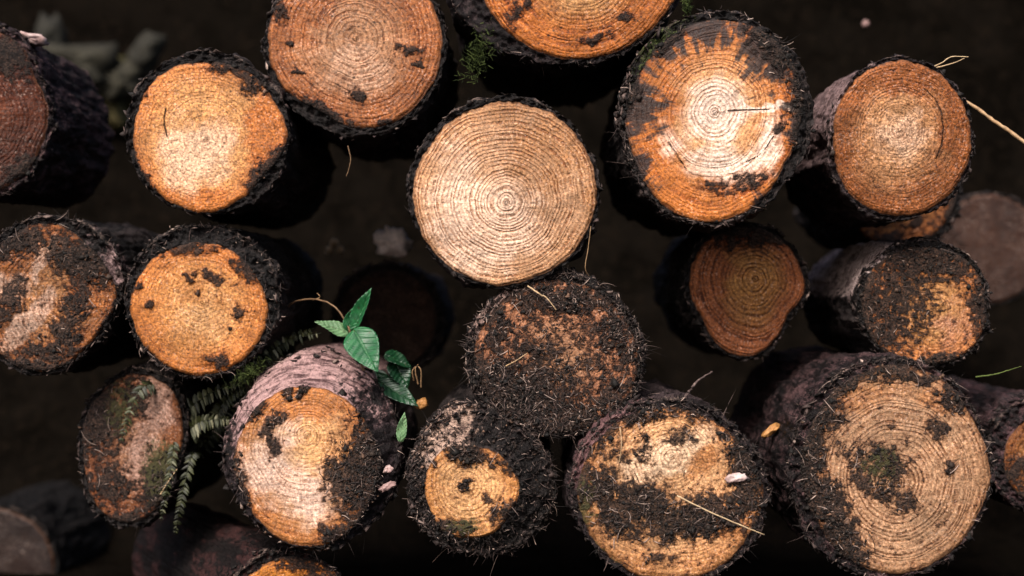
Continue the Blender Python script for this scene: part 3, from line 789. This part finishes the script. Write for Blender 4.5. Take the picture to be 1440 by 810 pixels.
# R
make_log('dim yellowish log end cut off by the right edge, beside the big pale log',
         (1478, 648, [66] * 12), (1474, 645, [84, 84, 82, 80, 80, 82, 84, 86, 88, 88, 86, 84]),
         d=0.09, ring=5, contrast=0.5, pith=(1480, 650), c_core=(0.42, 0.25, 0.09), c_sap=(0.3, 0.15, 0.05),
         dirt=[(1425, 660, 20, 20, 0, 0.4), (1440, 700, 30, 24, 0, 0.5)], base=-0.3, bark=PURPLE, peel=[(230, 40, 0.02, 0.4, 0.0)], peelc=(0.14, 0.07, 0.075), fib=90)
# S
make_log('shaded log end with black streaks peeking out beneath the arc cracked brown log',
         (1262, 268, [84, 82, 80, 78, 78, 80, 84, 84, 82, 80, 80, 82]),
         (1264, 266, [90, 90, 88, 84, 84, 86, 90, 90, 88, 86, 88, 90]),
         d=0.42, L=0.4, ring=5, contrast=0.4, saw=90, sawk=0.5, c_core=(0.52, 0.28, 0.09), c_sap=(0.44, 0.20, 0.06),
         dirt=[(1240, 345, 40, 12, 0, 0.5), (1285, 312, 12, 10, 0, 0.8), (1338, 300, 14, 50, 0, 0.9)], base=-0.12, rag=2.2, fib=40,
         barkmoss=[])
# T
make_log('blurred greyish log end far back at the right edge',
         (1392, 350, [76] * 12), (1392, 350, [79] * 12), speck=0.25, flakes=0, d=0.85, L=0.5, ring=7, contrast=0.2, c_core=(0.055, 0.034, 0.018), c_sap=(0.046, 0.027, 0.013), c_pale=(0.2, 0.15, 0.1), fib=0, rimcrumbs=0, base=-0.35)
# U
make_log('orange log end just showing above the bottom edge, reddish dark bark on its left',
         (412, 872, [88, 88, 88, 88, 88, 88, 88, 88, 88, 89, 88, 88]),
         (408, 872, [94, 94, 94, 94, 94, 95, 97, 98, 98, 96, 94, 94]),
         d=0.0, L=0.5, axis=(-0.50, 0.0), ring=5, contrast=0.4, c_core=(0.58, 0.30, 0.07), c_sap=(0.52, 0.24, 0.05), bark=((0.005, 0.003, 0.003), (0.010, 0.005, 0.005), (0.075, 0.026, 0.024)),
         dirt=[(430, 795, 50, 16, 20, 0.5)], base=-0.4, fib=120, rimcrumbs=300, rough=0.006)
# V
make_log('blurred grey green log end far back in the bottom left corner',
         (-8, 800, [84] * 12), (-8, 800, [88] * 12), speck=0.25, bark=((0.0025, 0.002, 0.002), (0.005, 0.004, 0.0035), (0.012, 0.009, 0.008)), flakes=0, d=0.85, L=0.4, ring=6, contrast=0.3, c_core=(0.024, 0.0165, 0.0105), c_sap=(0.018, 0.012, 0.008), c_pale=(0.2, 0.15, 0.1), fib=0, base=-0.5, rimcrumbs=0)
# log added behind the central gap; its black end colour stands for shade
make_log('added log deep in the central gap, its end painted black for shade, behind the green leaves',
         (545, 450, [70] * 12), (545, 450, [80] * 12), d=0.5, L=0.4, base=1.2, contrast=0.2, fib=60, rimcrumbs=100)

# ------------------------------------------------------------------ forest floor rising to a bank, added behind the pile to keep gaps dark
def soil_material():
    s = NT('shade_toned_soil')
    P = s.coord()
    n1 = s.noise(P, 6, 6, 0.65); n2 = s.noise(P, 45, 5, 0.7)
    col = s.mix(s.step(n1, 0.38, 0.62), (0.0024, 0.0019, 0.00145), (0.0048, 0.0037, 0.0028))  # soil tones lowered so the colour carries the shade of the gaps
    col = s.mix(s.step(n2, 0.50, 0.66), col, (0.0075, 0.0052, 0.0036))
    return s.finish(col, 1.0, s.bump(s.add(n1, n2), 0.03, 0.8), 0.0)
gx = np.concatenate([np.linspace(-60, -3, 24)[:-1], np.linspace(-3, 3, 150), np.linspace(3, 60, 24)[1:]])
gy = np.concatenate([np.linspace(-60, -3, 24)[:-1], np.linspace(-3, 5, 190), np.linspace(5, 60, 24)[1:]])
GX, GY = np.meshgrid(gx, gy)
def ground_z(x, y):
    b = np.clip((y - 1.15) / 2.2, 0, 1)
    z = -0.56 + 3.6 * b * b * (3 - 2 * b)  # bank raised high to cut off sky light from behind
    q = np.stack([x, y, np.zeros_like(x)], -1)
    return z + 0.05 * fbm(q * 2.1, 5) * (0.3 + b * 2)
GZ = ground_z(GX, GY)
ny, nx = GX.shape
g = np.arange(ny * nx).reshape(ny, nx)
F = np.stack([g[:-1, :-1], g[:-1, 1:], g[1:, 1:], g[1:, :-1]], -1).reshape(-1, 4)
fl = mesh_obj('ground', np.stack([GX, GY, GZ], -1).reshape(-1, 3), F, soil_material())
fl['kind'] = 'structure'
fl['label'] = 'forest soil, toned dark for shade, rising to an added bank behind the logs'

# ------------------------------------------------------------------ plants, straws and bits
def spline(pts, n):
    P = np.asarray(pts, float)
    m = len(P)
    t = np.linspace(0, m - 1, n)
    i = np.clip(np.floor(t).astype(int), 0, m - 2)
    f = (t - i)[:, None]
    g = lambda k: P[np.clip(i + k, 0, m - 1)]
    p0, p1, p2, p3 = g(-1), g(0), g(1), g(2)
    return p1 + 0.5 * f * (p2 - p0 + f * (2 * p0 - 5 * p1 + 4 * p2 - p3 + f * (3 * (p1 - p2) + p3 - p0)))

def stick(name, pts, r0, r1, mat, tint=0.5, parent=None, base=(0, 0, 0), n=24, sides=7, seed=0):
    L = spline([ray(*q) for q in pts], n)
    rs = np.random.RandomState(seed + 5)
    L = L + rs.normal(0, r0 * 0.12, L.shape)
    rd = np.linspace(r0, r1, n) * (1 + 0.12 * rs.normal(size=n))
    V, F = tubes(L[None], rd[None], sides)
    return mesh_obj(name, V - np.asarray(base), F, mat, parent, dict(tint=np.clip(np.full(len(V), tint) + np.repeat(rs.normal(0, 0.06, n), sides), 0, 1)))

def leaf_material(name, c0, c1, vein, rough=0.32):
    s = NT(name)
    P = s.coord()
    n = s.noise(P, 120, 4, 0.6)
    n2 = s.noise(P, 35, 2)
    col = s.mix(s.step(n, 0.35, 0.65), c0, c1)
    col = s.mix(s.step(n2, 0.45, 0.65, 0, 0.5), col, c0)
    col = s.mix(s.step(s.attr('vein'), 0.2, 0.9, 0.0, 0.4), col, vein)
    sp = s.voronoi(P, 150)
    col = s.mix(s.mul(s.step(sp.outputs['Distance'], 0.12, 0.24, 0.8, 0.0), s.step(s.noise(P, 60, 2), 0.50, 0.58)), col, (0.035, 0.022, 0.008))
    h = s.add(s.mul(s.attr('vein'), -1.0), s.mul(n, 0.5))
    return s.finish(col, rough, s.bump(h, 0.0012, 0.7), 0.4)
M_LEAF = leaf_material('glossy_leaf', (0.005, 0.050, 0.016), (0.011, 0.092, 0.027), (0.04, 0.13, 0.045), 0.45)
M_LEAFD = leaf_material('leaf_painted_shade', (0.003, 0.022, 0.008), (0.006, 0.038, 0.013), (0.025, 0.065, 0.025), 0.4)  # leaf green darkened to put shade into the lower leaves
M_LEAFP = leaf_material('underside_leaf', (0.07, 0.14, 0.06), (0.105, 0.19, 0.085), (0.17, 0.25, 0.14), 0.5)

def leaf(parent, base, p0, p1, width, mat, fold=0.25, face=(0, -1, 0.25), droop=0.1, skew=0.0):
    """serrated leaf from p0 to p1 (photo x, y, depth); face = the way its upper side looks"""
    A, B = ray(*p0), ray(*p1)
    ax = B - A
    ln = np.linalg.norm(ax); ax /= ln
    f = np.asarray(face, float); f -= ax * (f @ ax); f /= np.linalg.norm(f)
    sd = np.cross(f, ax)
    nu, nv = 40, 17
    u = np.linspace(0, 1, nu); v = np.linspace(-1, 1, nv)
    prof = np.sin(np.pi * u ** 0.72) ** 0.85 * (1 - 0.25 * u)
    prof = prof / prof.max()
    teeth = 1 + 0.045 * (2 * np.abs((u * 13) % 1 - 0.5) - 0.5) * (u > 0.08)
    Wd = width / 1000 * 0.5 * prof * teeth
    U, Vv = np.meshgrid(u, v, indexing='ij')
    S = Vv * Wd[:, None]
    sv = ((U * 7 - np.abs(Vv) * 1.6 * prof[:, None]) % 1.0)
    side = np.clip(1 - np.abs(sv - 0.5) / 0.12, 0, 1) * (np.abs(Vv) < 0.93)
    mid = np.clip(1 - np.abs(S) / 0.0011, 0, 1)
    H = fold * np.abs(S) * 0.8 + 0.0007 * np.sin(sv * 6.28) - droop * ln * U ** 2 + 0.0012 * np.sin(U * 9 + Vv * 2)
    P = A + U[..., None] * ln * ax + (S + skew * ln * U * (1 - U))[..., None] * sd + H[..., None] * f
    P = P.reshape(-1, 3)
    # two skins give the blade its thickness
    V = np.concatenate([P, P - f * 0.00035])
    g = np.arange(nu * nv).reshape(nu, nv)
    q = np.stack([g[:-1, :-1], g[1:, :-1], g[1:, 1:], g[:-1, 1:]], -1).reshape(-1, 4)
    bd = np.concatenate([g[0, :], g[1:, -1], g[-1, -2::-1], g[-2:0:-1, 0]])
    nb = np.roll(bd, -1)
    N = nu * nv
    F = np.concatenate([q, q[:, ::-1] + N, np.stack([bd, nb, nb + N, bd + N], -1)])
    vein = np.maximum(mid, side * 0.55).ravel()
    return mesh_obj('leaf', V - base, F, mat, parent, dict(vein=np.concatenate([vein, vein])))

pb = ray(548, 655, 0.10)
pl = root('seedling', pb, 'green leafy seedling sprouting between the logs, glossy toothed leaves', 'plant')
stick('stem', [(548, 655, 0.10), (540, 600, 0.07), (522, 545, 0.05), (503, 500, 0.04), (492, 466, 0.03), (486, 452, 0.03), (470, 431, 0.03), (445, 421, 0.05), (418, 423, 0.08), (402, 434, 0.12)], 0.0022, 0.0009, M_STRAW, 0.12, pl, pb, 50)
stick('stem', [(440, 422, 0.055), (450, 418, 0.05), (446, 412, 0.05)], 0.0008, 0.0004, M_STRAW, 0.4, pl, pb, 8)
leaf(pl, pb, (497, 463, 0.02), (530, 521, -0.02), 49, M_LEAF, 0.30, (-0.1, -1, 0.55), 0.06)
leaf(pl, pb, (498, 464, 0.03), (521, 404, 0.015), 23, M_LEAF, 0.9, (-0.5, -1, 0.1), 0.05)
leaf(pl, pb, (488, 466, 0.03), (503, 427, 0.03), 21, M_LEAF, 0.6, (0.1, -1, 0.1), 0.05)
leaf(pl, pb, (491, 470, 0.03), (446, 449, 0.01), 22, M_LEAFP, 0.25, (0.0, -1, 0.7), 0.14)
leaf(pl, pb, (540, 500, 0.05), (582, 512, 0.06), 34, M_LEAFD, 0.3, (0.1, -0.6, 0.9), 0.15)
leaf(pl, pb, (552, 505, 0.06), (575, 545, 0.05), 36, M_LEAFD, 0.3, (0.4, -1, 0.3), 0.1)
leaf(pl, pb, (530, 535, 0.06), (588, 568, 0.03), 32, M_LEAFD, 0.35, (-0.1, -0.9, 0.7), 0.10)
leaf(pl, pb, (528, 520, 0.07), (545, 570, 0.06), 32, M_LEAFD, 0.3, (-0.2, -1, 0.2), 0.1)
leaf(pl, pb, (563, 622, 0.0), (569, 579, 0.0), 15, M_LEAFP, 0.5, (-0.1, -1, 0.1), 0.02)

# ferns: root crown between the logs, arching fronds with pinnae
def frond(parent, base, pts, plen, seed, tint=0.5, n=34):
    L = spline([ray(*q) for q in pts], 60)
    rs = np.random.RandomState(seed)
    V, F, T = [], [], []
    v, f = tubes(L[None], np.linspace(0.0012, 0.0004, 60)[None], 5)
    V.append(v); F += [tuple(q) for q in f]; T.append(np.full(len(v), 0.35))
    k0 = len(v)
    tanv = np.gradient(L, axis=0); tanv /= np.linalg.norm(tanv, axis=1, keepdims=True)
    for i in range(n):
        u = 0.12 + 0.86 * i / n
        k = int(u * 59)
        c, t = L[k], tanv[k]
        for s in (-1, 1):
            side = np.cross(t, np.array([0.15, -1, 0.3])); side /= np.linalg.norm(side)
            ln = plen * math.sin(math.pi * min(1, 0.12 + u * 0.88)) ** 0.7 * rs.uniform(0.8, 1.1) + 0.002
            dv = side * s + t * 0.30 + np.array([0, rs.normal(-0.1, 0.35), -0.25 + rs.normal(0, 0.15)])
            dv /= np.linalg.norm(dv)
            wv = np.cross(dv, np.array([0.1, -1, 0.35])); wv /= np.linalg.norm(wv)
            wd = ln * 0.13 * rs.uniform(0.7, 1.2) + 0.0006
            if rs.rand() < 0.10: continue
            tt = rs.beta(1.2, 1.2) * 0.7 + tint - 0.35
            for m, (a, b) in enumerate(((0, 0.5), (0.2, 1.0), (0.4, 0.85), (0.6, 0.8), (0.8, 0.5), (1.0, 0.08))):
                for e in (-1, 0, 1):
                    V.append((c + dv * ln * a + wv * wd * b * e + np.array([0, 0, -0.25 * ln * a * a]) + np.array([0, -1, 0.3]) * (0.0006 if e == 0 else 0))[None])
                    T.append([tt])
            for m in range(5):
                for e in (0, 1):
                    q = k0 + m * 3 + e
                    F.append((q, q + 1, q + 4, q + 3))
            k0 += 18
    o = mesh_obj('frond', np.concatenate(V) - base, F, M_FERN, parent, dict(tint=np.clip(np.concatenate(T), 0, 1)))
    return o
fb = ray(285, 640, 0.26)
fn = root('fern', fb, 'fern with dim drooping fronds in the gap below the golden orange log', 'fern')
frond(fn, fb, [(285, 640, 0.26), (262, 590, 0.18), (290, 556, 0.10), (350, 532, 0.06)], 0.016, 1, 0.50)
frond(fn, fb, [(285, 640, 0.26), (268, 610, 0.16), (285, 592, 0.10), (330, 590, 0.09)], 0.015, 2, 0.62)
frond(fn, fb, [(285, 640, 0.26), (250, 610, 0.16), (240, 660, 0.10), (226, 735, 0.12)], 0.009, 3, 0.42)
frond(fn, fb, [(285, 640, 0.26), (270, 640, 0.14), (256, 700, 0.12), (246, 752, 0.14)], 0.009, 4, 0.36)
frond(fn, fb, [(285, 640, 0.26), (245, 560, 0.20), (200, 545, 0.10), (168, 625, 0.09)], 0.014, 5, 0.42)
frond(fn, fb, [(285, 640, 0.26), (330, 560, 0.22), (360, 515, 0.15), (400, 482, 0.12), (452, 468, 0.13)], 0.015, 6, 0.62)
frond(fn, fb, [(285, 640, 0.26), (340, 570, 0.24), (390, 490, 0.20), (440, 462, 0.18)], 0.012, 7, 0.45)
frond(fn, fb, [(285, 640, 0.26), (300, 600, 0.2), (315, 565, 0.12), (345, 545, 0.07)], 0.014, 8, 0.4)

# straws, twigs and chips that lie on or between the logs
tag(stick('dry_stalk', [(1290, 108, 0.10), (1358, 143, 0.05), (1395, 168, 0.03), (1420, 185, 0.02), (1470, 222, 0.0)], 0.0024, 0.0030, M_STRAW, 0.55, seed=1), 'pale dry stalk sticking out from behind the arc cracked log', 'stalk')
tag(stick('straw', [(952, 697, -0.105), (990, 716, -0.112), (1040, 738, -0.112), (1075, 752, -0.10)], 0.0009, 0.0008, M_STRAW, 0.85, seed=2), 'thin straw lying slantwise over the soil band of the split log end', 'straw')
tag(stick('twig', [(960, 566, -0.07), (968, 552, -0.07), (982, 535, -0.065), (1002, 523, -0.06)], 0.0026, 0.0010, M_FIB, 0.62, seed=3), 'short dark twig standing on top of the soil banded log', 'twig')
tag(stick('straw', [(742, 402, -0.03), (758, 413, -0.035), (770, 420, -0.035), (782, 436, -0.034)], 0.0013, 0.0007, M_STRAW, 0.7, seed=4), 'crooked pale straw at the top of the soil caked log end', 'straw')
tag(stick('straw', [(711, 515, -0.032), (726, 507, -0.036), (741, 497, -0.034)], 0.0010, 0.0006, M_STRAW, 0.6, seed=5), 'short pale straw on the left of the soil caked log end', 'straw')
tag(stick('straw', [(872, 601, -0.095), (874, 625, -0.108), (871, 650, -0.107)], 0.0009, 0.0007, M_STRAW, 0.6, seed=6), 'upright yellowish straw at the upper left of the soil banded log end', 'straw')
tag(stick('grass_wisp', [(1312, 94, 0.0), (1325, 88, -0.01), (1338, 80, -0.01), (1362, 80, -0.01)], 0.0010, 0.0005, M_STRAW, 0.9, seed=7), 'bent straw wisp on top of the arc cracked log', 'straw')
tag(stick('grass_wisp', [(1312, 97, 0.0), (1325, 93, -0.01), (1340, 89, -0.012), (1356, 82, -0.012)], 0.0013, 0.0004, M_STRAW, 0.75, seed=8), 'straight straw wisp under the bent one on the arc cracked log', 'straw')
tag(stick('straw', [(828, 388, -0.02), (823, 376, -0.03), (827, 350, -0.03), (831, 318, -0.028)], 0.0008, 0.0005, M_STRAW, 0.35, seed=9), 'thin hair of straw hanging between the pale log and the soil caked log', 'straw')
tag(stick('green_straw', [(1372, 530, 0.05), (1400, 526, 0.04), (1436, 515, 0.03)], 0.0013, 0.0004, M_MOSS, 0.9, seed=10), 'thin green grass blade above the big pale log', 'grass blade')
tag(stick('straw', [(226, 695, 0.085), (236, 678, 0.08), (249, 660, 0.08)], 0.0013, 0.0008, M_STRAW, 0.7, seed=11), 'orange straw among the fern fronds', 'straw')
tag(stick('root_hair', [(489, 205, 0.03), (493, 222, 0.03), (491, 236, 0.03), (487, 248, 0.03)], 0.0008, 0.0005, M_STRAW, 0.1, seed=12), 'reddish root hair hanging below the large brown log', 'root')
for k, q in enumerate([[(588, 540, 0.03), (584, 520, 0.02), (588, 512, 0.02)], [(592, 545, 0.03), (592, 522, 0.02), (588, 515, 0.02)], [(582, 535, 0.03), (580, 522, 0.02), (584, 515, 0.02)]]):
    tag(stick('dry_sprig', q, 0.0012, 0.0006, M_STRAW, 0.35, seed=20 + k), 'curled brown dry sprig beside the dark lower leaves', 'sprig', 'dry sprigs beside the leaves')

def chip(name, px, py, d, size, flat, tint, mat, label, cat, seed, rot=0.0):
    """a small broken lump or flake"""
    rs = np.random.RandomState(seed)
    n, m = 18, 12
    a = np.arange(n) * 2 * np.pi / n
    b = np.linspace(0.02, np.pi - 0.02, m)
    P = np.stack([np.outer(np.sin(b), np.cos(a)), np.outer(np.cos(b), np.ones(n)), np.outer(np.sin(b), np.sin(a))], -1).reshape(-1, 3)
    P = np.sign(P) * np.abs(P) ** 0.75
    P *= (1 + 0.45 * fbm(P * 1.8 + seed * 7, 4, 0.6))[:, None]
    P *= np.array(flat) * size
    c, s = math.cos(rot), math.sin(rot)
    P = np.stack([P[:, 0] * c - P[:, 2] * s, P[:, 1], P[:, 0] * s + P[:, 2] * c], -1)
    g = np.arange(n * m).reshape(m, n)
    i = np.arange(n); j = (i + 1) % n
    F = [tuple(v) for v in np.stack([g[:-1][:, i], g[1:][:, i], g[1:][:, j], g[:-1][:, j]], -1).reshape(-1, 4)] + [tuple(g[0]), tuple(g[-1][::-1])]
    o = mesh_obj(name, P, F, mat, None, dict(tint=np.clip(tint + 0.25 * fbm(P / size * 2 + seed, 3), 0, 1)))
    o.location = ray(px, py, d)
    return tag(o, label, cat)
M_CHIP = tint_material('wood_chip', [(0.30, 0.13, 0.035), (0.5, 0.25, 0.08), (0.55, 0.38, 0.28)], 0.6, 0.3, 140)
M_PINK = tint_material('inner_bark', [(0.10, 0.05, 0.045), (0.34, 0.21, 0.19), (0.82, 0.68, 0.64)], 0.6, 0.3, 140)
M_STONE = tint_material('stone', [(0.007, 0.0065, 0.005), (0.018, 0.016, 0.011), (0.045, 0.039, 0.024)], 0.8, 0.2, 40)
chip('bark_flake', 45, 56, 0.16, 0.022, (1.0, 0.8, 0.42), 0.55, M_PINK, 'pinkish bark flake lying on the dark left edge log', 'bark flake', 3, -0.15)
chip('wood_chip', 1083, 606, 0.05, 0.013, (1.2, 0.6, 0.4), 0.15, M_CHIP, 'orange wood chip wedged left of the big pale log', 'wood chip', 4, 0.7)
chip('wood_chip', 592, 568, 0.05, 0.009, (1.0, 0.7, 0.8), 0.05, M_CHIP, 'small rusty wood chip beside the dark lower leaves', 'wood chip', 5, 0.4)
chip('wood_chip', 1036, 672, -0.096, 0.014, (1.0, 0.22, 0.42), 0.62, M_PINK, 'white torn chip stuck on the right of the soil banded log', 'wood chip', 6, 0.15)
chip('bark_chunk', 553, 340, 0.50, 0.026, (1.1, 0.8, 0.85), 1.1, M_PINK, 'blurred pink bark chunk deep in the central gap', 'bark chunk', 7, -0.3)
chip('bark_flake', 545, 684, -0.033, 0.010, (1.2, 0.5, 0.5), 0.4, M_PINK, 'pinkish bark flake in the soil right of the peach log end', 'bark flake', 8, 0.5)
chip('bark_flake', 546, 660, -0.03, 0.007, (1.0, 0.6, 0.7), 0.55, M_PINK, 'small pale bark flake above another in the soil beside the peach log end', 'bark flake', 9, 0.2)
chip('fallen_petal', 1217, 33, 0.75, 0.006, (1, 0.5, 1), 0.25, M_PINK, 'tiny blurred pink speck in the dark above the brown log', 'petal', 10)
M_STONEY = tint_material('mossy_stone', [(0.016, 0.015, 0.006), (0.05, 0.045, 0.016), (0.11, 0.085, 0.040)], 0.8, 0.1, 40)
for k, (x, y, s_, tt, m, lab) in enumerate([
        (112, 92, 0.062, 0.55, 0, 'largest blurred grey stone on the bank at upper left'), (168, 118, 0.042, 0.7, 0, 'flat blurred grey stone on the bank below the largest stone'),
        (205, 78, 0.040, 0.45, 0, 'small dark blurred stone above the bright golden log'), (70, 62, 0.045, 0.3, 0, 'dim blurred stone behind the pink bark flake'),
        (152, 150, 0.046, 0.7, 1, 'lowest blurred yellow brown stone between the dark log and the golden log'), (178, 92, 0.020, 0.6, 1, 'tiny blurred yellowish stone among the grey stones'),
        (190, 142, 0.022, 0.75, 1, 'small blurred olive stone touching the bright golden log'), (135, 128, 0.028, 0.9, 0, 'pale blurred stone in the middle of the stones at upper left')]):
    chip('stone', x, y, 1.80 + 0.02 * k, s_ * 1.2, (1.2, 0.9, 0.75), tt, (M_STONE, M_STONEY)[m], lab, 'stone', 30 + k, 0.5 * k)
for k, (x, y, s_) in enumerate([(470, 342, 0.007), (463, 352, 0.006), (478, 352, 0.006)]):
    o = chip('wood_crumb', x, y, 0.62, s_, (1, 1, 1), 0.6, M_STRAW, 'tiny blurred yellow crumb in the dark gap left of the pale tan log', 'crumb', 40 + k)
    o['group'] = 'blurred crumbs in the dark gap'

def moss_tuft(px, py, d, rx, ry, n, seed, label, ang=0.0):
    rs = np.random.RandomState(seed)
    c = ray(px, py, d)
    a = rs.normal(0, 1, (n, 2)) * [rx / 2000, ry / 2000]
    P0 = c + np.stack([a[:, 0] * math.cos(ang) - a[:, 1] * math.sin(ang), rs.normal(0, 0.004, n), a[:, 0] * math.sin(ang) + a[:, 1] * math.cos(ang)], -1)
    dv = rs.normal(0, 0.5, (n, 3)) + np.array([0, -0.7, 0.3]); ln = rs.uniform(0.003, 0.008, n)
    bend = rs.normal(0, 0.4, (n, 3))
    ts = np.linspace(0, 1, 4)
    Ln = P0[:, None] + ln[:, None, None] * (ts[None, :, None] * dv[:, None] + (ts ** 2)[None, :, None] * bend[:, None])
    V, F = tubes(Ln, np.full((n, 1), 0.0006) * (1.1 - ts[None] * 0.8))
    o = mesh_obj('moss_tuft', V, F, M_MOSS, None, dict(tint=np.repeat(rs.rand(n), 12)))
    return tag(o, label, 'moss')
moss_tuft(965, 10, -0.03, 5, 14, 160, 1, 'bright green moss sprig above the largest log')
moss_tuft(672, 78, -0.012, 16, 34, 420, 2, 'dull green moss tuft hanging under the mossy black bark at the top', -0.4)
moss_tuft(350, 525, 0.03, 26, 10, 300, 3, 'mossy patch between the golden orange log and the pinkish bark arch', 0.5)
